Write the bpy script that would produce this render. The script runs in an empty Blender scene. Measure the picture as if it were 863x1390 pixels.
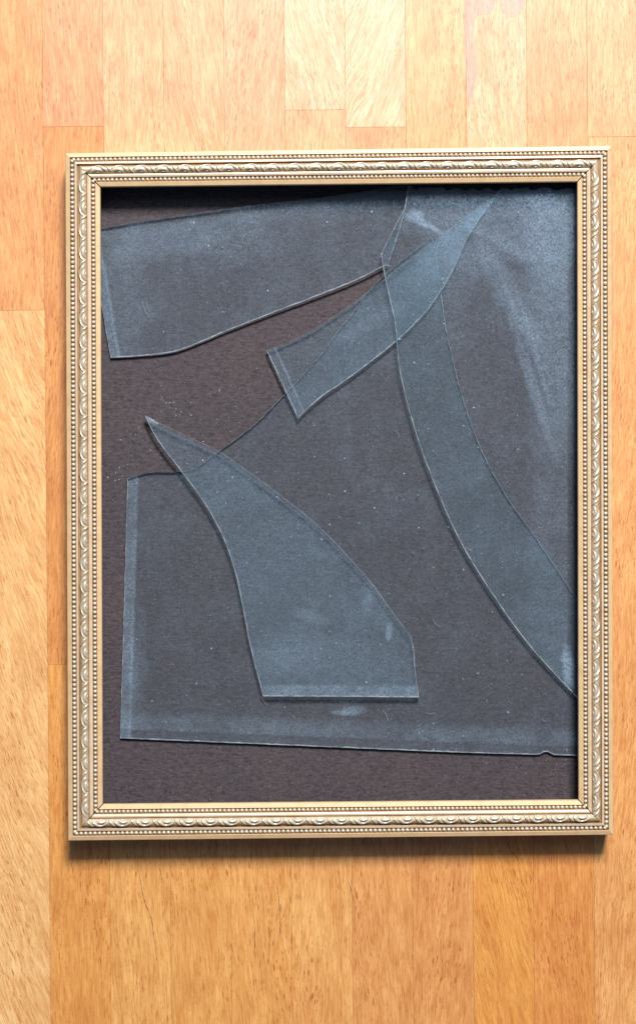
import bpy, bmesh, math, random
from mathutils import Vector
random.seed(7)
C = bpy.context.scene.collection
scn = bpy.context.scene
S = 0.0003          # metres per picture unit (the unit used in every list below)
H = 2400.0          # camera height above the table in the same unit
CX, CY = 431.5, 650.0

# ------------------------------------------------------------------ camera
cam = bpy.data.cameras.new('camera'); camo = bpy.data.objects.new('camera', cam); C.objects.link(camo)
camo.location = (0, 0, H*S)
cam.sensor_fit = 'HORIZONTAL'; cam.lens = 50
cam.sensor_width = 50*863.0/H
cam.shift_y = -45.5/863
cam.clip_start = 0.01; cam.clip_end = 50
scn.camera = camo
scn.render.resolution_x = 635; scn.render.resolution_y = 1024
scn.cycles.transparent_max_bounces = 32
scn.cycles.max_bounces = 8

# ------------------------------------------------------------------ light of the room, the window and an added glare lamp
w = bpy.data.worlds.new('World'); scn.world = w; w.use_nodes = True
bg = w.node_tree.nodes['Background']
bg.inputs[0].default_value = (0.52, 0.70, 1.0, 1); bg.inputs[1].default_value = 0.125
def area(name, loc, target, sx, sy, power, color):
    l = bpy.data.lights.new(name, 'AREA'); l.shape = 'RECTANGLE'; l.size = sx; l.size_y = sy
    l.energy = power; l.color = color
    o = bpy.data.objects.new(name, l); C.objects.link(o); o.location = loc
    o.rotation_euler = (Vector(target)-Vector(loc)).to_track_quat('-Z', 'Y').to_euler()
    return o
area('window_light', (0.27, 1.32, 1.66), (0, 0, 0), 0.50, 0.46, 74.0, (1.0, 0.965, 0.945))
area('glare_fill', (0.10, 0.74, 1.60), (0, 0.05, 0), 0.90, 0.50, 3.4, (0.80, 0.90, 1.0))  # added overhead lamp, puts a soft glare on the upper wood
scn.view_settings.view_transform = 'Standard'; scn.view_settings.look = 'None'
scn.view_settings.exposure = 0.0; scn.view_settings.gamma = 1.0

# ------------------------------------------------------------------ helpers
def W(px, py, z=0.0):
    f = (H-z)/H
    return Vector(((px-CX)*S*f, (CY-py)*S*f, z*S))

def link(name, me, mats, parent=None, loc=None):
    o = bpy.data.objects.new(name, me); C.objects.link(o)
    if mats is not None and len(me.materials) == 0:
        for m in (mats if isinstance(mats, (list, tuple)) else [mats]): me.materials.append(m)
    if parent: o.parent = parent
    if loc is not None: o.location = loc
    return o

def mesh(name, verts, faces, mi=None, smooth=False):
    me = bpy.data.meshes.new(name); me.from_pydata([tuple(v) for v in verts], [], faces)
    if mi:
        for p, i in zip(me.polygons, mi): p.material_index = i
    if smooth: me.shade_smooth()
    bm = bmesh.new(); bm.from_mesh(me); bmesh.ops.recalc_face_normals(bm, faces=bm.faces); bm.to_mesh(me); bm.free()
    me.update(); return me

class NT:
    """little node-tree writer"""
    def __init__(s, name):
        s.m = bpy.data.materials.new(name); s.m.use_nodes = True
        s.t = s.m.node_tree; s.t.nodes.clear()
        s.out = s.t.nodes.new('ShaderNodeOutputMaterial')
    def n(s, typ, ins=None, **kw):
        nd = s.t.nodes.new(typ)
        for k, v in kw.items(): setattr(nd, k, v)
        for k, v in (ins or {}).items(): s.set(nd.inputs[k], v)
        return nd
    def set(s, sock, v):
        if isinstance(v, bpy.types.NodeSocket): s.t.links.new(v, sock)
        elif isinstance(v, bpy.types.Node): s.t.links.new(v.outputs[0], sock)
        else: sock.default_value = v
    def math(s, op, a, b=0.0, c=0.0, clamp=False):
        nd = s.t.nodes.new('ShaderNodeMath'); nd.operation = op; nd.use_clamp = clamp
        s.set(nd.inputs[0], a); s.set(nd.inputs[1], b); s.set(nd.inputs[2], c)
        return nd.outputs[0]
    def mr(s, v, a, b, c=0.0, d=1.0, smooth=True):
        nd = s.t.nodes.new('ShaderNodeMapRange')
        if smooth: nd.interpolation_type = 'SMOOTHSTEP'
        s.set(nd.inputs[0], v)
        for i, x in zip((1, 2, 3, 4), (a, b, c, d)): s.set(nd.inputs[i], x)
        return nd.outputs[0]
    def mix(s, f, a, b, blend='MIX'):
        nd = s.t.nodes.new('ShaderNodeMix'); nd.data_type = 'RGBA'; nd.blend_type = blend
        s.set(nd.inputs[0], f); s.set(nd.inputs[6], a); s.set(nd.inputs[7], b)
        return nd.outputs[2]
    def noise(s, vec, scale, detail=3, rough=0.5, dist=0.0):
        nd = s.n('ShaderNodeTexNoise', {'Vector': vec, 'Scale': scale, 'Detail': detail, 'Roughness': rough, 'Distortion': dist})
        return nd.outputs[0]
    def vmul(s, vec, v):
        nd = s.t.nodes.new('ShaderNodeVectorMath'); nd.operation = 'MULTIPLY'
        s.set(nd.inputs[0], vec); s.set(nd.inputs[1], v); return nd.outputs[0]
    def vadd(s, vec, v):
        nd = s.t.nodes.new('ShaderNodeVectorMath'); nd.operation = 'ADD'
        s.set(nd.inputs[0], vec); s.set(nd.inputs[1], v); return nd.outputs[0]
    def done(s, sh): s.t.links.new(sh.outputs[0], s.out.inputs[0]); return s.m

K = 1.0/S
# ------------------------------------------------------------------ materials
def wood_material():
    t = NT('beech_wood')
    tc = t.n('ShaderNodeTexCoord'); oi = t.n('ShaderNodeObjectInfo')
    p = t.vmul(tc.outputs['Object'], (K, K, K))             # picture units
    sh = t.math('MULTIPLY', oi.outputs['Random'], 900.0)
    cmb = t.n('ShaderNodeCombineXYZ', {'X': sh, 'Y': t.math('MULTIPLY', sh, 3.7), 'Z': sh})
    p = t.vadd(p, cmb.outputs[0])
    # lazy bend of the grain
    bend = t.math('MULTIPLY', t.math('SUBTRACT', t.noise(t.vmul(p, (0.012, 0.0035, 0)), 1.0, 2), 0.5), 40.0)
    # slant of the figure: alpha of the object colour, 0.5 = straight
    sep = t.n('ShaderNodeSeparateXYZ', {'Vector': p})
    slant = t.math('MULTIPLY', t.math('SUBTRACT', oi.outputs['Alpha'], 0.5), 1.6)
    x2 = t.math('ADD', t.math('ADD', sep.outputs[0], bend), t.math('MULTIPLY', sep.outputs[1], slant))
    q = t.n('ShaderNodeCombineXYZ', {'X': x2, 'Y': sep.outputs[1], 'Z': 0.0}).outputs[0]
    fine = t.noise(t.vmul(q, (0.42, 0.030, 0)), 1.0, 6, 0.72)
    med = t.noise(t.vmul(q, (0.10, 0.008, 0)), 1.0, 3, 0.55)
    cloud = t.noise(t.vmul(q, (0.025, 0.012, 0)), 1.0, 3, 0.6, 0.4)
    micro = t.noise(t.vmul(q, (0.9, 0.35, 0)), 1.0, 3, 0.7)
    def flecks(sx, sy, rmax, seed):
        qq = t.vadd(t.vmul(q, (1/sx, 1/sy, 0)), (seed, seed*1.7, 0))
        wob = t.noise(qq, 2.6, 2)
        qq = t.vadd(qq, t.n('ShaderNodeCombineXYZ', {'X': t.math('MULTIPLY', t.math('SUBTRACT', wob, 0.5), 0.35)}).outputs[0])
        v = t.n('ShaderNodeTexVoronoi', {'Vector': qq, 'Scale': 1.0, 'Randomness': 1.0})
        v.voronoi_dimensions = '2D'
        sc = t.n('ShaderNodeSeparateColor', {'Color': v.outputs['Color']})
        r = t.math('MULTIPLY', t.math('POWER', sc.outputs[0], 1.3), rmax)
        d = t.math('DIVIDE', v.outputs['Distance'], t.math('ADD', r, 0.02))
        return t.mr(d, 0.6, 1.1, 1.0, 0.0)
    f1 = flecks(2.9, 18.0, 0.27, 0.0)
    f2 = flecks(6.4, 36.0, 0.16, 31.0)
    dens = t.mr(t.noise(t.vmul(q, (0.02, 0.007, 0)), 1.0, 2), 0.35, 0.65, 0.25, 1.0)
    col = oi.outputs['Color']
    c = t.mix(t.mr(cloud, 0.3, 0.72, 0.0, 1.0), t.mix(0.7, col, (1.10, 1.04, 0.95, 1), 'MULTIPLY'), t.mix(0.75, col, (0.92, 0.76, 0.58, 1), 'MULTIPLY'))
    c = t.mix(t.mr(med, 0.36, 0.68, 0.0, 0.50), c, t.mix(1.0, c, (0.84, 0.68, 0.50, 1), 'MULTIPLY'))
    c = t.mix(t.mr(fine, 0.38, 0.64, 0.0, 0.85), c, t.mix(1.0, c, (0.74, 0.55, 0.38, 1), 'MULTIPLY'))
    c = t.mix(t.mr(micro, 0.42, 0.66, 0.0, 0.5), c, t.mix(1.0, c, (0.85, 0.72, 0.55, 1), 'MULTIPLY'))
    fl = t.math('MULTIPLY', t.math('MAXIMUM', t.math('MULTIPLY', f1, 0.58), t.math('MULTIPLY', f2, 0.72)), dens)
    c = t.mix(fl, c, t.mix(1.0, c, (0.50, 0.24, 0.12, 1), 'MULTIPLY'))
    hgt = t.math('SUBTRACT', t.math('MULTIPLY', fine, 0.3), fl)
    bmp = t.n('ShaderNodeBump', {'Height': hgt, 'Strength': 0.25, 'Distance': 0.00012})
    b = t.n('ShaderNodeBsdfPrincipled', {'Base Color': c, 'Roughness': t.mr(cloud, 0.3, 0.7, 0.36, 0.46), 'Normal': bmp,
                                         'Coat Weight': 0.8, 'Coat Roughness': 0.42})
    return t.done(b)

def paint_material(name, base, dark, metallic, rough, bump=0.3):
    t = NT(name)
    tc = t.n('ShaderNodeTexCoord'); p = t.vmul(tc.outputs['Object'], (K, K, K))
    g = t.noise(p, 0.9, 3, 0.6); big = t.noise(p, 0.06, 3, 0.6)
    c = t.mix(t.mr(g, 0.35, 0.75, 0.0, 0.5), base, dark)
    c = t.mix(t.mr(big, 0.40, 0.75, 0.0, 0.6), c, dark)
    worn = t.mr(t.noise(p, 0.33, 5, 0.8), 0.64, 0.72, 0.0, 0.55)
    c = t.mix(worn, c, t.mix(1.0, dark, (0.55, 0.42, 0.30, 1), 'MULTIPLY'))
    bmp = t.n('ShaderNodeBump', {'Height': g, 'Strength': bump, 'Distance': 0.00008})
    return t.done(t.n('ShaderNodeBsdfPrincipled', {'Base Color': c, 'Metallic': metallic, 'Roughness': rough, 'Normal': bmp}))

def card_material():
    t = NT('dark_grey_card')
    tc = t.n('ShaderNodeTexCoord'); p = t.vmul(tc.outputs['Object'], (K, K, K))
    fib = t.noise(t.vmul(p, (0.10, 0.34, 1)), 1.0, 5, 0.75, 0.8)
    grain = t.noise(p, 0.55, 3, 0.75)
    big = t.noise(p, 0.008, 3, 0.6)
    c = t.mix(t.mr(fib, 0.3, 0.72), (0.042, 0.032, 0.036, 1), (0.130, 0.102, 0.111, 1))
    c = t.mix(t.mr(grain, 0.40, 0.60, 0.0, 0.85), c, t.mix(1.0, c, (0.42, 0.42, 0.44, 1), 'MULTIPLY'))
    c = t.mix(t.mr(t.noise(p, 0.2, 3, 0.7), 0.4, 0.7, 0.0, 0.4), c, (0.11, 0.095, 0.10, 1))
    c = t.mix(t.mr(big, 0.35, 0.65, 0.0, 0.4), c, t.mix(1.0, c, (0.75, 0.78, 0.85, 1), 'MULTIPLY'))
    # lint specks
    v = t.n('ShaderNodeTexVoronoi', {'Vector': p, 'Scale': 0.075}); v.voronoi_dimensions = '2D'
    sc = t.n('ShaderNodeSeparateColor', {'Color': v.outputs['Color']})
    r = t.math('MULTIPLY', t.math('POWER', sc.outputs[0], 5.0), 0.085)
    sp = t.mr(t.math('DIVIDE', v.outputs['Distance'], t.math('ADD', r, 0.006)), 0.5, 1.1, 0.4, 0.0)
    c = t.mix(sp, c, (0.32, 0.33, 0.34, 1))
    bmp = t.n('ShaderNodeBump', {'Height': t.math('ADD', fib, grain), 'Strength': 0.5, 'Distance': 0.00012})
    return t.done(t.n('ShaderNodeBsdfPrincipled', {'Base Color': c, 'Roughness': 0.75, 'Specular IOR Level': 0.35, 'Normal': bmp}))

def plain(name, col, rough=0.6, **kw):
    t = NT(name); tc = t.n('ShaderNodeTexCoord'); g = t.noise(t.vmul(tc.outputs['Object'], (K, K, K)), 0.3, 3)
    c = t.mix(t.mr(g, 0.3, 0.7, 0, 0.4), col, tuple(x*0.6 for x in col[:3])+(1,))
    ins = {'Base Color': c, 'Roughness': rough}; ins.update(kw)
    return t.done(t.n('ShaderNodeBsdfPrincipled', ins))

def glass_material(name, org, base=0.05, cloud=0.09, bands=(), patches=(), haze=(), seed=0.0):
    """dusty window glass. bands: (p0, p1, lo, hi, soft, strength) strips of grime measured from the line p0-p1;
    patches: (cx, cy, rx, ry, angle, strength) smears and painted glare haze; org = object origin in picture units"""
    t = NT(name)
    tc = t.n('ShaderNodeTexCoord'); p = t.vmul(tc.outputs['Object'], (K, -K, K))    # y down as in the lists
    ps = t.vadd(p, (seed*91, seed*57, seed))
    sep = t.n('ShaderNodeSeparateXYZ', {'Vector': p}); x, y = sep.outputs[0], sep.outputs[1]
    wob = t.math('SUBTRACT', t.noise(ps, 0.035, 3, 0.6), 0.5)
    wob2 = t.math('SUBTRACT', t.noise(t.vadd(ps, (300, 0, 0)), 0.035, 3, 0.6), 0.5)
    gran = t.noise(ps, 0.42, 4, 0.75)
    cl = t.noise(ps, 0.016, 4, 0.62, 0.6)
    st = t.noise(t.vmul(ps, (0.05, 0.012, 1)), 1.0, 3, 0.6, 0.8)
    f = t.math('ADD', base+cloud*0.22, t.math('MULTIPLY', t.mr(cl, 0.40, 0.80), cloud*0.55))
    wipe = t.noise(t.vmul(t.vadd(ps, (0, 500, 0)), (0.30, 0.015, 1)), 1.0, 4, 0.7, 0.9)
    f = t.math('ADD', f, t.math('MULTIPLY', t.math('MULTIPLY', t.mr(wipe, 0.52, 0.72), t.mr(cl, 0.45, 0.65)), 0.05))
    f = t.math('ADD', f, t.math('MULTIPLY', t.mr(st, 0.5, 0.8), cloud*0.5))
    for (p0, p1, lo, hi, soft, stg) in bands:
        dx, dy = p1[0]-p0[0], p1[1]-p0[1]; L = math.hypot(dx, dy); nx, ny = -dy/L, dx/L
        c0 = (p0[0]-org[0])*nx + (p0[1]-org[1])*ny
        d = t.math('SUBTRACT', t.math('ADD', t.math('MULTIPLY', x, nx), t.math('MULTIPLY', y, ny)), c0)
        d = t.math('ADD', t.math('ABSOLUTE', d), t.math('MULTIPLY', wob, 5.0))
        b = t.math('MULTIPLY', t.mr(d, lo-1.5, lo+1.5), t.mr(d, hi-soft, hi+soft, 1.0, 0.0))
        patchy = t.mr(t.noise(t.vadd(ps, (77, 5, 0)), 0.02, 3, 0.6), 0.3, 0.62, 0.35, 1.0)
        f = t.math('ADD', f, t.math('MULTIPLY', t.math('MULTIPLY', b, patchy), stg))
    for (cx, cy, rx, ry, ang, stg) in patches:
        ca, sa = math.cos(math.radians(ang)), math.sin(math.radians(ang))
        ux = t.math('ADD', t.math('SUBTRACT', x, cx-org[0]), t.math('MULTIPLY', wob, min(rx, ry)*1.6))
        uy = t.math('ADD', t.math('SUBTRACT', y, cy-org[1]), t.math('MULTIPLY', wob2, min(rx, ry)*1.6))
        a = t.math('DIVIDE', t.math('ADD', t.math('MULTIPLY', ux, ca), t.math('MULTIPLY', uy, sa)), rx)
        b = t.math('DIVIDE', t.math('SUBTRACT', t.math('MULTIPLY', uy, ca), t.math('MULTIPLY', ux, sa)), ry)
        r = t.math('ADD', t.math('MULTIPLY', a, a), t.math('MULTIPLY', b, b))
        f = t.math('ADD', f, t.math('MULTIPLY', t.mr(r, 0.0, 1.3, 1.0, 0.0), stg))
    mott = t.noise(t.vadd(ps, (40, 90, 0)), 0.10, 4, 0.7)
    f = t.math('MULTIPLY', f, t.mr(mott, 0.25, 0.75, 0.65, 1.35, False))
    f = t.math('MULTIPLY', t.math('MULTIPLY', f, t.mr(gran, 0.33, 0.67, 0.0, 2.0, False)), 0.44)
    for scl, pw, rm, sd, stg in ((0.050, 10.0, 0.060, 11, 0.45), (0.16, 12.0, 0.11, 45, 0.30), (0.33, 5.0, 0.16, 85, 0.13)):
        v = t.n('ShaderNodeTexVoronoi', {'Vector': t.vadd(ps, (sd, sd, 0)), 'Scale': scl}); v.voronoi_dimensions = '2D'
        sc = t.n('ShaderNodeSeparateColor', {'Color': v.outputs['Color']})
        r = t.math('MULTIPLY', t.math('POWER', sc.outputs[0], pw), rm)
        sp = t.mr(t.math('DIVIDE', v.outputs['Distance'], t.math('ADD', r, 0.008)), 0.45, 1.1, stg, 0.0)
        f = t.math('MAXIMUM', f, sp)
    f = t.math('MINIMUM', f, 0.85)
    tr = t.n('ShaderNodeBsdfTransparent', {'Color': (0.955, 0.975, 0.975, 1)})
    gl = t.n('ShaderNodeBsdfGlossy', {'Roughness': 0.04, 'Color': (1, 1, 1, 1)})
    fr = t.n('ShaderNodeFresnel', {'IOR': 1.5})
    # back faces of the pane must not see the inside-out Fresnel term (total reflection)
    lw = t.n('ShaderNodeLayerWeight', {'Blend': 0.12})
    frf = t.math('ADD', 0.035, t.math('MULTIPLY', lw.outputs['Facing'], 0.25))
    g = t.n('ShaderNodeMixShader', {0: frf, 1: tr, 2: gl})
    df = t.n('ShaderNodeBsdfDiffuse', {'Color': (0.47, 0.63, 0.79, 1)})  # dust tinted blue to imitate bluish window glare on the glass
    dg = t.n('ShaderNodeBsdfGlossy', {'Roughness': 0.50, 'Color': (0.50, 0.72, 1.0, 1)})
    dust = t.n('ShaderNodeMixShader', {0: 0.22, 1: df, 2: dg})
    return t.done(t.n('ShaderNodeMixShader', {0: f, 1: g, 2: dust}))

def wall_material():
    t = NT('glass_break_face')
    tc = t.n('ShaderNodeTexCoord'); p = t.vmul(tc.outputs['Object'], (K, K, K))
    g = t.noise(p, 0.3, 4, 0.7)
    c = t.mix(t.mr(g, 0.35, 0.7), (0.02, 0.035, 0.035, 1), (0.16, 0.26, 0.26, 1))
    return t.done(t.n('ShaderNodeBsdfPrincipled', {'Base Color': c, 'Roughness': 0.15}))
def edge_material():
    t = NT('glass_edge_glint')
    tc = t.n('ShaderNodeTexCoord'); p = t.vmul(tc.outputs['Object'], (K, K, K))
    g = t.noise(p, 0.07, 3, 0.6)
    tl = t.n('ShaderNodeBsdfTranslucent', {'Color': (0.74, 0.90, 0.98, 1)})
    df = t.n('ShaderNodeBsdfDiffuse', {'Color': (0.74, 0.86, 0.92, 1)})  # pale colour stands in for light glinting along the glass rim
    gl = t.n('ShaderNodeBsdfGlossy', {'Roughness': 0.22, 'Color': (0.85, 0.95, 1, 1)})
    tr = t.n('ShaderNodeBsdfTransparent', {'Color': (0.45, 0.6, 0.6, 1)})
    a = t.n('ShaderNodeMixShader', {0: 0.6, 1: tl, 2: df})
    b = t.n('ShaderNodeMixShader', {0: 0.35, 1: a, 2: gl})
    return t.done(t.n('ShaderNodeMixShader', {0: t.mr(g, 0.32, 0.6, 0.45, 1.0), 1: tr, 2: b}))

M_wood = wood_material()
M_gold = paint_material('pale_gold_paint', (0.77, 0.55, 0.31, 1), (0.60, 0.39, 0.19, 1), 0.1, 0.42, 0.25)
M_band = paint_material('champagne_band', (0.78, 0.62, 0.45, 1), (0.60, 0.43, 0.26, 1), 0.12, 0.38, 0.25)
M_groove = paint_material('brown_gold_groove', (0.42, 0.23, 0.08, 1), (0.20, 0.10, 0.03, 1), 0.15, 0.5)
M_silver = paint_material('antique_silver', (0.80, 0.74, 0.61, 1), (0.54, 0.44, 0.29, 1), 0.35, 0.32, 0.2)
M_cush = paint_material('antiqued_cushion', (0.68, 0.57, 0.41, 1), (0.42, 0.30, 0.15, 1), 0.25, 0.42, 0.3)
M_bead = paint_material('bead_silver', (0.78, 0.70, 0.57, 1), (0.54, 0.43, 0.28, 1), 0.25, 0.30, 0.1)
M_back = plain('raw_moulding_back', (0.05, 0.03, 0.02, 1), 0.8)
M_side = paint_material('gold_side', (0.50, 0.33, 0.13, 1), (0.38, 0.24, 0.09, 1), 0.2, 0.5)
M_card = card_material()
M_edge = edge_material(); M_wall = wall_material()
M_glue = plain('dark_glue', (0.16, 0.085, 0.04, 1), 0.6)
M_chip = plain('glass_crumbs', (0.70, 0.78, 0.80, 1), 0.25)

# ------------------------------------------------------------------ tabletop of glued beech staves
ANG = 0.0085
tab = link('tabletop', mesh('tabletop', [(-0.36, -0.42, -0.030), (0.36, -0.42, -0.030), (0.36, 0.42, -0.030), (-0.36, 0.42, -0.030),
            (-0.36, -0.42, -0.0012), (0.36, -0.42, -0.0012), (0.36, 0.42, -0.0012), (-0.36, 0.42, -0.0012)],
            [(0,3,2,1),(4,5,6,7),(0,1,5,4),(1,2,6,5),(2,3,7,6),(3,0,4,7)]), M_glue)
tab.rotation_euler = (0, 0, ANG); tab['kind'] = 'structure'
tab['label'] = 'table surface of glued beech staves with pale and orange strips'
def stave(x0, x1, y0, y1, color, slant):
    """picture-unit box in the table's own axes, x to the right, y down"""
    g, ch = 0.10, 0.20
    X0, X1, Y0, Y1 = x0+g, x1-g, y0+g, y1-g
    cx, cy = (X0+X1)/2, (Y0+Y1)/2
    hx, hy = (X1-X0)/2, (Y1-Y0)/2
    v = []
    for z, i in ((-3.9, 0), (-ch, 0), (random.uniform(-0.06, 0.0), ch)):
        for sx, sy in ((-1,-1),(1,-1),(1,1),(-1,1)): v.append((sx*(hx-i)*S, sy*(hy-i)*S, z*S))
    f = [(3,2,1,0),(8,9,10,11)]
    for r in (0, 4):
        for k in range(4): f.append((r+k, r+(k+1)%4, r+4+(k+1)%4, r+4+k))
    o = link('stave', mesh('stave', v, f), M_wood, tab, ((cx-CX)*S, (CY-cy)*S, 0))
    o.color = (*sat(color), 0.5+slant)
    return o
def sat(c): return (min(0.90, 0.7*c[0]+0.28), (0.84*c[1]+0.112)**1.16, (0.87*c[2]+0.050)**1.32)
pale, palest = (0.81, 0.585, 0.43), (0.85, 0.65, 0.53)
mid, orange, deep, pink = (0.76, 0.49, 0.30), (0.76, 0.46, 0.27), (0.70, 0.385, 0.17), (0.75, 0.47, 0.33)
brown = (0.68, 0.40, 0.20)
cols = {  # column: list of (end y of the stave above, colour, slant), first starts far above; glare tint painted in: upper pinker, lower more orange
 -1: [(-330, mid, 0), (418, orange, 0.05), (1490, (0.88, 0.66, 0.42), 0.22), (2050, mid, 0)],
 0: [(-420, pale, 0), (169, pink, 0.02), (900, brown, -0.03), (1500, (0.74,0.45,0.20), 0.0), (2050, pale, 0)],
 1: [(-260, mid, 0), (610, pale, 0.0), (1460, (0.80,0.54,0.27), 0.03), (2050, mid, 0)],
 2: [(-520, orange, 0), (480, (0.81,0.565,0.42), 0.10), (1480, (0.77,0.50,0.24), 0.05), (2050, pale, 0)],
 3: [(-300, pale, 0), (560, (0.79,0.52,0.40), -0.05), (1560, (0.79,0.51,0.25), 0.04), (2050, pink, 0)],
 4: [(-470, mid, 0), (149, palest, 0.16), (760, (0.79,0.54,0.39), 0), (1450, (0.80,0.53,0.28), 0.0), (2050, mid, 0)],
 5: [(-380, orange, 0), (173, (0.87,0.68,0.56), -0.22), (820, (0.70,0.43,0.29), 0.0), (1520, (0.74,0.46,0.25), 0.05), (2050, pale, 0)],
 6: [(-290, pale, 0), (640, (0.76,0.52,0.32), 0.0), (1470, (0.72,0.44,0.24), -0.02), (2050, orange, 0)],
 7: [(-450, mid, 0), (700, (0.82,0.58,0.44), 0.03), (1490, (0.76,0.44,0.17), 0.12), (2050, mid, 0)],
 8: [(-350, pink, 0), (560, (0.73,0.46,0.28), 0.0), (1500, deep, 0.04), (2050, pale, 0)],
 9: [(-500, pale, 0), (189, (0.78,0.52,0.33), 0.0), (1500, (0.78,0.50,0.28), -0.05), (2050, orange, 0)],
}
rnd = random.Random(4)
for k in list(range(-7, -1))+list(range(10, 17)):
    e, L = -rnd.uniform(300, 600), []
    while e < 2050:
        L.append((e, rnd.choice([pale, mid, orange, pink, brown]), rnd.uniform(-0.1, 0.15))); e += rnd.uniform(450, 900)
    L.append((2050, mid, 0)); cols[k] = L
for k in sorted(cols):
    x0 = 62.5+82.1*k; y = -745
    for (ye, c, sl) in cols[k]:
        if ye-y > 5: stave(x0, x0+82.1, y, ye, c, sl)
        y = ye

# dried glue film on the stave right of the middle, with white crumbs in the joint
def film_material():
    t = NT('dried_film'); tc = t.n('ShaderNodeTexCoord'); p = t.vmul(tc.outputs['Object'], (K, K, K))
    g = t.noise(p, 0.12, 3, 0.6)
    b = t.n('ShaderNodeBsdfPrincipled', {'Base Color': (0.72, 0.56, 0.56, 1), 'Roughness': 0.42})
    tr = t.n('ShaderNodeBsdfTransparent')
    return t.done(t.n('ShaderNodeMixShader', {0: t.mr(g, 0.25, 0.7, 0.15, 0.42), 1: tr, 2: b}))
M_film = film_material()
def smear(outline):
    cx = sum(p[0] for p in outline)/len(outline); cy = sum(p[1] for p in outline)/len(outline)
    pts = smooth_loop([(x, y, 0) for x, y in outline], 3.0)
    n = len(pts); z0, z1 = 0.02, 0.30
    v = [((a-cx)*S, (cy-b)*S, z0*S) for a, b in pts]
    v += [((cx+(a-cx)*0.985-cx)*S, (cy-b)*0.985*S, z1*S) for a, b in pts]
    f = [tuple(range(n, 2*n))]+[(i, (i+1) % n, n+(i+1) % n, n+i) for i in range(n)]
    o = link('glue_smear', mesh('glue_smear', v, f), M_film, tab, ((cx-CX)*S, (CY-cy)*S, 0)); return o

def smooth_loop(pts, step=5.0, jitter=0.0, closed=True):
    """Catmull-Rom through (x, y, corner) points; corners stay sharp"""
    n = len(pts); out = []
    for i in range(n if closed else n-1):
        p1, p2 = pts[i], pts[(i+1) % n]
        p0 = pts[i-1] if not p1[2] else p1
        p3 = pts[(i+2) % n] if not p2[2] else p2
        d = math.hypot(p2[0]-p1[0], p2[1]-p1[1]); m = max(1, int(d/step))
        for k in range(m):
            u = k/m
            q = []
            for a in (0, 1):
                q.append(0.5*((2*p1[a])+(-p0[a]+p2[a])*u+(2*p0[a]-5*p1[a]+4*p2[a]-p3[a])*u*u+(-p0[a]+3*p1[a]-3*p2[a]+p3[a])*u**3))
            if jitter and k: q[0] += random.uniform(-jitter, jitter); q[1] += random.uniform(-jitter, jitter)
            out.append((q[0], q[1]))
    return out

dx = 5.5   # table axes are turned by ANG; at the top edge this is the shift
smear([(637.5, -30), (676, -26), (677, 8), (668, 20), (655, 22), (648, 30), (648, 60), (651, 88), (650, 116), (645, 134), (638.5, 138)])
smear([(682, -30), (716, -28), (718, 5), (711, 20), (701, 26), (691, 22), (685, 10)])
def crumbs(name, pts, mat, parent, lab=None):
    """tiny irregular tetrahedra, (x, y, z, size, elong, angle) in world picture units"""
    v, f = [], []
    for (x, y, z, s, el, an) in pts:
        b = len(v); ca, sa = math.cos(an), math.sin(an)
        for (a, c, h) in ((-1, -0.5, 0), (1, -0.4, 0), (0.1, 0.7, 0), (random.uniform(-0.4, 0.4), 0, 0.7)):
            a *= el*random.uniform(0.7, 1.2); c *= random.uniform(0.6, 1.2)
            v.append(((x+(a*ca-c*sa)*s-CX)*S*(H-z)/H, (CY-y-(a*sa+c*ca)*s)*S*(H-z)/H, (z+h*s)*S))
        f += [(b, b+1, b+2), (b, b+3, b+1), (b+1, b+3, b+2), (b+2, b+3, b)]
    o = link(name, mesh(name, v, f), mat, parent); o['kind'] = 'stuff'
    if lab: o['label'] = lab
    return o
crumbs('glue_crumbs', [(637.3+random.uniform(-0.5, 0.5), y, 0.0, random.uniform(0.3, 0.9), 1.0, 1.57+random.uniform(-0.3, 0.3))
        for y in [random.uniform(-10, 60) for _ in range(26)]+[random.uniform(82, 102) for _ in range(10)]+[random.uniform(100, 190) for _ in range(7)]],
       M_chip, tab)

M_crack = plain('dark_grain_line', (0.20, 0.07, 0.025, 1), 0.7)
def crack(pts, wd):
    # a hair-thin raised dark strip drawn for a crack in the grain
    L = smooth_loop([(x, y, 0) for x, y in pts], 3.0, 0.35, closed=False); L.append(pts[-1])
    v, f = [], []; n = len(L)
    for i, (x, y) in enumerate(L):
        h = 0.7*wd*(0.25+0.75*math.sin(math.pi*min(1, max(0, i/(n-1)))))*random.uniform(0.3, 1.2)
        v += [((x-h-CX)*S, (CY-y)*S, 0.01*S), ((x-CX)*S, (CY-y)*S, 0.09*S), ((x+h-CX)*S, (CY-y)*S, 0.01*S)]
    for i in range(n-1):
        a = 3*i; f += [(a, a+1, a+4, a+3), (a+1, a+2, a+5, a+4)]
    link('grain_split', mesh('grain_split', v, f), M_crack, tab)
crack([(183, 1172), (187, 1200), (192, 1225), (200, 1245), (203, 1265), (206, 1300)], 0.8)
crack([(371, 1205), (374, 1230), (376, 1268), (378, 1276)], 0.8)
crack([(211, 1172), (214, 1188), (216, 1198)], 0.7)
crack([(340, 1250), (341, 1270), (340, 1290)], 0.8)
crack([(466, 1190), (472, 1212), (476, 1228)], 0.8)

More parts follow.
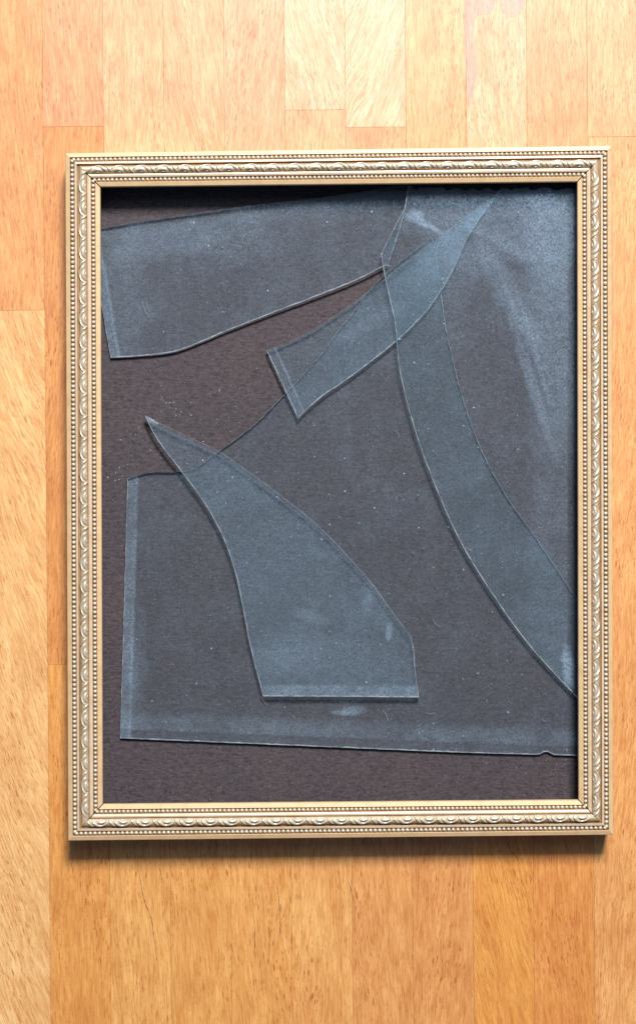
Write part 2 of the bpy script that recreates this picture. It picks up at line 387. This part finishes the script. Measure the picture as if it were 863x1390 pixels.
# ------------------------------------------------------------------ the picture frame
fr = bpy.data.objects.new('picture_frame', None); C.objects.link(fr); fr.location = W(460, 670, 0); fr.empty_display_size = 0.05
fr['label'] = 'gilt picture frame with beaded and scrolled mouldings round a dark backing'; fr['category'] = 'picture frame'
FO = Vector(fr.location)
ZR = 49.0
outer = [W(88.3, 207.5, ZR), W(830.3, 197.5, ZR), W(832.5, 1134.5, ZR), W(92.3, 1142.5, ZR)]      # TL TR BR BL
inner = [W(136.0, 253.5, ZR), W(783.5, 246.5, ZR), W(785.3, 1087.0, ZR), W(139.3, 1092.8, ZR)]
UM = 48.4
# profile: (u from the outer edge, z, material of the strip that follows)
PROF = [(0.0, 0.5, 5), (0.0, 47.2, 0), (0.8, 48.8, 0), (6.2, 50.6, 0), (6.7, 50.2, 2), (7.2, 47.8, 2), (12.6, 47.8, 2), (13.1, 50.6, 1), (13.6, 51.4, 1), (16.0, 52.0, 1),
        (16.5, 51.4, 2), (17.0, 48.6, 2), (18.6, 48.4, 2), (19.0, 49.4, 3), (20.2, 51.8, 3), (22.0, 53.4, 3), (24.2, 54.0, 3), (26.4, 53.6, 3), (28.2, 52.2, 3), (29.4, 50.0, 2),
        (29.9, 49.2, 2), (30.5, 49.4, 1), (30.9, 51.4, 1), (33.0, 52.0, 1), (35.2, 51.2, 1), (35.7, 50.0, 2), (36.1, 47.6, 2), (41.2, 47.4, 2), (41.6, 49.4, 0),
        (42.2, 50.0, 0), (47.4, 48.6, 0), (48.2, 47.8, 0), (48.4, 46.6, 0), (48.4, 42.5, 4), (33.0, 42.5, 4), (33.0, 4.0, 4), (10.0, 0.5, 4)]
def side_pt(s, t, u, z, gap=0.0):
    a, b = s, (s+1) % 4
    k = u/UM
    A = outer[a].lerp(inner[a], k); B = outer[b].lerp(inner[b], k)
    L = (B-A).length
    d = (B-A)/L
    P = A + d*(t*(L-2*gap*S)+gap*S)
    return Vector((P.x, P.y, z*S)), d, L/S
def cushion(u):
    for (a, za, _), (b, zb, _) in zip(PROF[13:20], PROF[14:20]):
        if a <= u <= b: return za+(zb-za)*(u-a)/(b-a)
    return 49.5
GAPS = {0: 1.0, 1: 0.7, 2: 0.9, 3: 0.9}
motif_me = None
def tube(v, f, pts, seg=8):
    """pts: (w across, s along, z, radius) local picture units"""
    n = len(pts); base = len(v)
    for i, (w_, s_, z_, r_) in enumerate(pts):
        a = pts[max(i-1, 0)]; b = pts[min(i+1, n-1)]
        tx, ty = b[0]-a[0], b[1]-a[1]; L = math.hypot(tx, ty) or 1; nx, ny = -ty/L, tx/L
        for k in range(seg):
            an = 2*math.pi*k/seg
            v.append(((w_+nx*math.cos(an)*r_)*S, (s_+ny*math.cos(an)*r_)*S, (z_+math.sin(an)*r_*0.95)*S))
    for i in range(n-1):
        for k in range(seg):
            f.append((base+i*seg+k, base+i*seg+(k+1) % seg, base+(i+1)*seg+(k+1) % seg, base+(i+1)*seg+k))
    f.append(tuple(base+k for k in range(seg))[::-1]); f.append(tuple(base+(n-1)*seg+k for k in range(seg)))
def dense(pts, m=3):
    out = []; n = len(pts)
    for i in range(n-1):
        p0, p1, p2, p3 = pts[max(i-1, 0)], pts[i], pts[i+1], pts[min(i+2, n-1)]
        for k in range(m):
            u = k/m
            out.append(tuple(0.5*((2*p1[a])+(-p0[a]+p2[a])*u+(2*p0[a]-5*p1[a]+4*p2[a]-p3[a])*u*u+(-p0[a]+3*p1[a]-3*p2[a]+p3[a])*u**3) for a in range(3)))
    out.append(tuple(pts[-1])); return out
def make_motif():
    v, f = [], []
    for curve in ([(7.6, -12.6, 0.3), (4.6, -9.6, 0.8), (2.3, -5.4, 1.0), (1.3, -0.6, 1.3), (2.2, 4.0, 1.7), (4.9, 7.8, 1.7), (8.2, 10.6, 0.8)],
                  [(9.4, -8.0, 0.5), (7.2, -6.2, 1.3), (5.9, -2.2, 1.9), (6.3, 1.6, 1.8), (8.6, 4.8, 0.6)],
                  [(1.0, 8.4, 0.3), (2.4, 11.4, 1.0), (5.0, 14.2, 1.5), (7.8, 16.6, 1.4), (9.8, 19.0, 0.4)],
                  [(8.9, -2.2, 0.5), (9.1, 0.0, 0.8), (8.9, 1.6, 0.5)]):
        pts = [(a-5.25, b, cushion(19+a)-51.0+0.45, r) for a, b, r in dense(curve)]
        tube(v, f, pts)
    return mesh('scroll_ornament', v, f, smooth=True)
motif_me = make_motif(); motif_me.materials.append(M_silver)

def bead_verts(v, f, c, r, d, seg=8, rings=4):
    """a low dome-sphere centred on c (world metres)"""
    b = len(v)
    v.append((c.x, c.y, c.z+r*S))
    for i in range(1, rings):
        th = math.pi*0.60*i/(rings-1)
        for k in range(seg):
            an = 2*math.pi*k/seg
            v.append((c.x+math.sin(th)*math.cos(an)*r*S, c.y+math.sin(th)*math.sin(an)*r*S, c.z+math.cos(th)*r*S))
    for k in range(seg): f.append((b, b+1+k, b+1+(k+1) % seg))
    for i in range(rings-2):
        for k in range(seg):
            f.append((b+1+i*seg+k, b+1+(i+1)*seg+k, b+1+(i+1)*seg+(k+1) % seg, b+1+i*seg+(k+1) % seg))

names = ['top', 'right', 'bottom', 'left']
labs = ['upper rail, its ornament lit white along the far edge', 'right stile with even scrolls', 'lower rail casting a dark shadow on the wood', 'left stile beside the darker orange stave']
for s in range(4):
    gap = GAPS[s]
    v, f, mi = [], [], []
    NS = 24
    org = side_pt(s, 0.5, 24, 0)[0]
    for j in range(NS+1):
        for (u, z, _) in PROF:
            ggap = gap*max(0.0, min(1.0, (u-14)/20)) if u > 14 else 0.02
            P, d, L = side_pt(s, j/NS, u, z+0.12*math.sin(j*0.9+s*2+u*0.02), ggap)
            v.append(P-org)
    n = len(PROF)
    for j in range(NS):
        for i in range(n):
            f.append((j*n+i, j*n+(i+1) % n, (j+1)*n+(i+1) % n, (j+1)*n+i)); mi.append(PROF[i][2])
    f.append(tuple(range(n))); mi.append(4); f.append(tuple(range(NS*n, NS*n+n))); mi.append(4)
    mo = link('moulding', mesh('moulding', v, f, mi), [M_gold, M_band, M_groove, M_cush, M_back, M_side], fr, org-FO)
    # scrolls, each its own piece
    _, d, L = side_pt(s, 0, 24.25, 0)
    m = int((L-16)/28.6); pitch = (L-12)/m
    ang = math.atan2(d.y, d.x)
    for k in range(m):
        P, d, _ = side_pt(s, (6+pitch*(k+0.5))/L, 24.25, 51.0)
        o = link('scroll_ornament', motif_me, None, mo, P-org)
        # local x across (outer to inner), local y along the rail
        o.rotation_euler = (0, 0, ang-math.pi/2)
        o.scale = (1, -pitch/28.6 if False else pitch/28.6, 1)
        if s in (0, 1, 2, 3): pass
    # small casting and wear differences
    for o in [c for c in mo.children if c.name.startswith('scroll')]:
        o.location.z += random.uniform(-0.25, 0.1)*S; o.rotation_euler.z += random.uniform(-0.05, 0.05)
    # beads: too small to pick apart, one mesh per row
    for (u, r, pit, z) in ((9.9, 2.75, 6.1, 49.0), (38.7, 2.5, 5.82, 48.7)):
        v, f = [], []
        _, _, L = side_pt(s, 0, u, 0)
        m = int((L-4)/pit)
        for k in range(m+1):
            P, d, _ = side_pt(s, (2+(L-4)*k/m)/L, u, z)
            bead_verts(v, f, P-org, r*random.uniform(0.94, 1.04), d)
        o = link('bead_row', mesh('bead_row', v, f, smooth=True), M_bead, mo); o['kind'] = 'stuff'

# backing card, sitting in the rabbet
ZB = 9.0
def box_px(x0, y0, x1, y1, z0, z1, org):
    P = [W(x0, y1, z0), W(x1, y1, z0), W(x1, y0, z0), W(x0, y0, z0)]
    v = [Vector((p.x, p.y, z0*S))-org for p in P]+[Vector((p.x, p.y, z1*S))-org for p in P]
    return v, [(0,3,2,1),(4,5,6,7),(0,1,5,4),(1,2,6,5),(2,3,7,6),(3,0,4,7)]
v, f = box_px(122, 238, 798, 1104, 1.0, ZB, FO)
link('backing_card', mesh('backing_card', v, f), M_card, fr)

# ------------------------------------------------------------------ glass shards
T = 5.2
def shard(name, pts, plane, mat, label, jitter=0.20, ch=0.95):
    """pts (x, y, corner) in picture units of the TOP face; plane(x, y) = height of the underside above the card"""
    loop = smooth_loop(pts, 5.0, jitter)
    area_ = sum(loop[i-1][0]*loop[i][1]-loop[i][0]*loop[i-1][1] for i in range(len(loop)))
    if area_ < 0: loop = loop[::-1]
    n = len(loop)
    cx = sum(p[0] for p in loop)/n; cy = sum(p[1] for p in loop)/n
    org = W(cx, cy, ZB+plane(cx, cy))
    ins = []
    for i in range(n):
        a, b, c = loop[i-1], loop[i], loop[(i+1) % n]
        e1 = Vector((b[0]-a[0], b[1]-a[1])); e2 = Vector((c[0]-b[0], c[1]-b[1]))
        e1.normalize(); e2.normalize()
        m = Vector((-(e1.y+e2.y), e1.x+e2.x))
        if m.length < 1e-6: m = Vector((-e1.y, e1.x))
        m.normalize()
        cosv = max(0.3, m.dot(Vector((-e1.y, e1.x))))
        nyv = -m.y            # +1 where the edge looks to the lower side of the picture
        w_ = ch*(0.85+0.75*nyv)*random.uniform(0.6, 1.3)/cosv  # wider on lower edges, so the painted glint shows brighter there
        ins.append((b[0]+m.x*w_, b[1]+m.y*w_))
    v = []
    for q in loop: z = ZB+plane(*q); P = W(q[0], q[1], z+T); v.append(Vector((P.x, P.y, z*S))-org)
    for q in loop: z = ZB+plane(*q)+T-0.30; P = W(q[0], q[1], z); v.append(P-org)
    for q in ins: z = ZB+plane(*q)+T; v.append(W(q[0], q[1], z)-org)
    f = [tuple(range(n))[::-1], tuple(range(2*n, 3*n))]; mi = [0, 0]
    for r in (0, n):
        for i in range(n): f.append((r+i, r+(i+1) % n, r+n+(i+1) % n, r+n+i)); mi.append(2 if r == 0 else 1)
    me = mesh(name, v, f, mi)
    o = link(name, me, [mat((cx, cy)), M_edge, M_wall], None, org)
    o['label'] = label; o['category'] = 'glass shard'; o['group'] = 'broken pieces of the picture glass'
    return o

ptsA = [(120, 313, 1), (165, 305, 0), (205, 298, 0), (329, 280.5, 0), (419, 270.5, 0), (479, 262, 0), (557, 250, 1), (552, 275, 0), (545, 303, 0), (536, 332, 0), (527, 359.5, 1),
        (515, 364.5, 0), (480, 382, 0), (430, 402, 0), (370, 425, 0), (310, 448.5, 0), (270, 465.5, 0), (235, 478, 0), (190, 483.5, 0), (150, 486, 1), (136, 405, 0)]
ptsB = [(554, 251, 1), (549, 283, 1), (534, 311, 0), (517, 345, 1), (521, 370, 0), (528, 403, 0), (536, 440, 0), (543, 506, 0), (561, 578, 0), (586, 649, 0), (622, 731, 0), (668, 807, 0),
        (719, 878, 0), (783, 948, 0), (796, 962, 1), (796, 255, 1)]
xx = 786
while xx > 562: ptsB.append((xx, 256.5+random.uniform(-2.6, 2.6), 1)); xx -= random.uniform(3, 9)
ptsC = [(362, 476, 1), (400, 460, 0), (422, 449, 0), (440, 438, 0), (480, 411, 0), (520, 380, 0), (573, 340, 0), (620, 303, 0), (683, 255, 1), (657, 288, 0), (634, 324, 0), (618, 360, 0),
        (598, 396, 0), (573, 429, 0), (537, 464, 0), (493, 499, 0), (463, 521, 0), (442, 535, 0), (420, 553, 0), (404.5, 569, 1)]
ptsD = [(173, 650, 1), (187, 645.5, 0), (207, 641.5, 0), (240, 641, 0), (265, 636, 0), (300, 611, 0), (345, 577, 0), (386, 536, 0), (411, 510, 0), (442, 474, 0), (457, 452, 0), (476, 429, 0),
        (505, 391, 0), (535, 362, 0), (565, 339, 0), (586, 322, 1), (591, 340, 0), (598, 393, 0), (607, 455, 0), (627, 537, 0), (652, 608, 0), (688, 675, 0), (729, 733, 0), (782, 813, 0),
        (798, 838, 1), (798, 1027.5, 1), (752, 1025.8, 1), (747, 1023.4, 0), (743, 1021.2, 0), (738, 1021.8, 0), (734, 1024.4, 0), (728, 1025.4, 1), (600, 1021.5, 0), (400, 1013, 0), (163, 1003, 1), (169, 800, 0)]
ptsE = [(196.5, 564, 1), (214, 598, 0), (245, 639, 0), (275, 680, 0), (301, 726, 0), (319, 777, 0), (331, 833, 0), (340, 879, 0), (357, 946, 1), (460, 946.5, 0), (568.5, 947.5, 1), (564, 915, 0), (562, 886, 0),
        (558, 865, 1), (530, 828, 0), (500, 787, 0), (438.5, 720.5, 0), (385, 676, 0), (331, 636, 0), (296, 612, 0), (265, 597.5, 0), (232, 582, 0)]

shard('glass_shard', ptsA, lambda x, y: 0.3+4.6*max(0.0, (x-137)/393.0)-(0.3 if False else 0.0),
      lambda o: glass_material('dusty_glass_slanting', o, 0.045, 0.10,
        bands=[((150, 486), (136, 405), 2, 13, 1.5, 0.15), ((150, 486), (136, 405), 11, 15, 1.0, 0.16), ((205, 298), (419, 270.5), 8, 22, 10, 0.07)],
        patches=[(170, 400, 40, 90, 0, 0.07), (230, 330, 90, 28, -8, 0.10), (330, 330, 80, 35, -10, 0.05)], seed=1.0),
      'wide glass shard at the upper left with a long bright curved lower edge')
shard('glass_shard', ptsB, lambda x, y: 11.0-(y-450)*0.012,
      lambda o: glass_material('dusty_glass_right', o, 0.045, 0.08,
        bands=[((783, 250), (783, 900), 14, 60, 20, 0.08)],
        patches=[(735, 300, 105, 85, 10, 0.13), (752, 420, 50, 230, -8, 0.09), (725, 480, 5, 90, -16, 0.08), (700, 430, 5, 60, -22, 0.08), (675, 330, 60, 10, 30, 0.06), (688, 400, 18, 110, -28, 0.10), (720, 520, 8, 110, -18, 0.12), (640, 355, 30, 26, 0, 0.08),  # broad upper patches imitate blue window glare; narrow ones are smears
                 (566, 296, 16, 10, 20, 0.22), (585, 310, 22, 5, 30, 0.22), (600, 290, 70, 45, 0, 0.10), (770, 905, 10, 32, -8, 0.40), (600, 370, 50, 60, 0, 0.05)], seed=2.0),
      'tall glass shard filling the right side of the frame, with smears and a blue haze of painted window glare')
shard('glass_shard', ptsC, lambda x, y: 5.5,
      lambda o: glass_material('dusty_glass_middle', o, 0.07, 0.09,
        bands=[((362, 476), (404.5, 569), 1, 12, 1.0, 0.03), ((362, 476), (404.5, 569), 11, 14, 1.0, 0.16)],
        patches=[(625, 310, 90, 45, -45, 0.16), (500, 440, 60, 14, -30, 0.05)], seed=3.0),
      'narrow curved glass shard with a pointed tip at the upper right and a square end')
shard('glass_shard', ptsD, lambda x, y: 0.2,
      lambda o: glass_material('dusty_glass_lower', o, 0.03, 0.085,
        bands=[((173, 650), (163, 1003), 1, 15, 2.0, 0.20), ((173, 650), (163, 1003), 13, 17, 1.2, 0.12), ((163, 1003), (783, 1027), 1, 14, 2, 0.03),
               ((163, 1003), (783, 1027), 14, 34, 10, 0.15)],
        patches=[(478, 965, 20, 8, 0, 0.22), (462, 967, 16, 4, 0, 0.18), (190, 900, 14, 80, 0, 0.06), (500, 820, 9, 24, 10, 0.14), (182, 915, 8, 60, 0, 0.08)], seed=4.0),
      'large bottom glass shard on the card, its straight lower edge nicked near the right')
shard('glass_shard', ptsE, lambda x, y: 7.6+2.6*(947-y)/383.0,
      lambda o: glass_material('dusty_glass_front', o, 0.085, 0.11,
        bands=[((357, 946), (568, 947.5), 2, 17, 3, 0.22)],
        patches=[(527, 858, 5, 14, 10, 0.30), (420, 836, 30, 10, 12, 0.07), (395, 880, 45, 40, 0, 0.05), (440, 900, 120, 36, 0, 0.05), (206, 572, 10, 4, 35, 0.5)], seed=5.0),
      'pointed fin-shaped glass shard on the lower shard, with a straight bright bottom edge')

# ------------------------------------------------------------------ crumbs of glass on the card and at the broken tips
P = []
for _ in range(200):
    P.append((random.uniform(142, 778), random.uniform(270, 1085), ZB, random.uniform(0.25, 0.6), random.uniform(0.8, 2.2), random.uniform(0, 6.28)))
for (cx, cy, sx, sy, n, z) in ((222, 547, 8, 4, 9, ZB), (190, 595, 12, 10, 10, ZB), (244, 563, 8, 6, 8, ZB), (165, 655, 10, 14, 12, ZB), (312, 590, 30, 20, 12, ZB)):
    for _ in range(n): P.append((random.gauss(cx, sx), random.gauss(cy, sy), z, random.uniform(0.4, 0.9), random.uniform(0.8, 2.5), random.uniform(0, 6.28)))
cr = crumbs('glass_crumbs', P, M_chip, None, 'fine glass crumbs and dust scattered over the dark card')
P = []
for i in range(14): P.append((203+i*0.8+random.uniform(-1, 1), 569+i*0.55+random.uniform(-1, 1), ZB+15.6, random.uniform(0.5, 1.3), 1.8, 0.6))
for i in range(16): P.append((547.5-i*1.15+random.uniform(-.8, .8), 286+i*2.2, ZB+18.3, random.uniform(0.3, 1.0), 1.2, 2.0))
for i in range(5): P.append((518+random.uniform(-2, 2), 346+random.uniform(-3, 3), ZB+17.6, random.uniform(0.5, 1.1), 1.2, 1.0))
for i in range(8): P.append((525+random.uniform(-3, 3), 360+random.uniform(-2, 2), ZB+10.2, random.uniform(0.5, 1.0), 1.2, 1.0))
cr2 = crumbs('glass_splinters', P, M_chip, None, 'white splinters clinging to the broken shard tips')

# hairs, scratches and dust lying on the glass
TOPS = {'A': lambda x, y: ZB+0.3+4.6*max(0.0, (x-137)/393.0)+T, 'B': lambda x, y: ZB+11.0-(y-450)*0.012+T, 'C': lambda x, y: ZB+5.5+T,
        'D': lambda x, y: ZB+0.2+T, 'E': lambda x, y: ZB+7.6+2.6*(947-y)/383.0+T}
def inside(p, poly):
    c = False
    for i in range(len(poly)):
        (x1, y1, _), (x2, y2, _) = poly[i-1], poly[i]
        if (y1 > p[1]) != (y2 > p[1]) and p[0] < (x2-x1)*(p[1]-y1)/(y2-y1)+x1: c = not c
    return c
POLY = {'A': ptsA, 'B': ptsB, 'C': ptsC, 'D': ptsD, 'E': ptsE}
def top_at(x, y):
    for k in 'BECAD':
        if inside((x, y), POLY[k]): return TOPS[k](x, y)
    return ZB
M_lint = plain('pale_lint', (0.42, 0.45, 0.48, 1), 0.7)
v, f = [], []
def hair(pts, rad):
    base = len(v); n = len(pts)
    for i, (x, y) in enumerate(pts):
        z = top_at(x, y)
        a = pts[max(i-1, 0)]; b = pts[min(i+1, n-1)]; L = math.hypot(b[0]-a[0], b[1]-a[1]) or 1
        nx, ny = -(b[1]-a[1])/L, (b[0]-a[0])/L
        for (q, h) in ((-1, 0.02), (0, 1.2), (1, 0.02)):
            v.append(W(x+nx*q*rad, y+ny*q*rad, z+h*rad))
    for i in range(n-1):
        a = base+3*i; f.extend([(a, a+1, a+4, a+3), (a+1, a+2, a+5, a+4)])
hair([(193, 408), (194, 414), (196, 420), (199, 425), (202, 431)], 0.22)
hair([(199, 409), (200, 416), (203, 424)], 0.14)
for _ in range(30):
    x, y = random.uniform(160, 770), random.uniform(290, 1000)
    if not any(inside((x, y), POLY[k]) for k in POLY): continue
    a = random.uniform(0, 6.28); L = random.uniform(1.0, 2.6); cv = random.uniform(-0.35, 0.35)
    pts = []
    for k in range(random.randint(4, 8)):
        pts.append((x, y)); x += math.cos(a)*L; y += math.sin(a)*L; a += cv
    hair(pts, random.uniform(0.12, 0.22))
o = link('lint', mesh('lint', v, f), M_lint); o['kind'] = 'stuff'; o['label'] = 'short pale hairs and lint lying on the glass shards'
P = []
for _ in range(420):
    x, y = random.uniform(145, 778), random.uniform(275, 1018)
    if any(inside((x, y), POLY[k]) for k in POLY):
        sz = 0.2+0.5*random.random()**4
        P.append((x, y, top_at(x, y), sz, random.uniform(0.8, 1.8), random.uniform(0, 6.28)))
for (x, y, sz) in ((590, 396, 0.9), (583, 405, 0.8), (611, 355, 0.6), (551, 352, 0.6), (571, 371, 0.5), (450, 497, 0.6), (700, 720, 0.6), (452, 905, 0.5), (484, 870, 0.7), (640, 392, 0.7)):
    P.append((x, y, top_at(x, y), sz, 1.0, 1.0))
crumbs('glass_dust', P, M_chip, None, 'tiny white grains of dust on top of the glass shards')
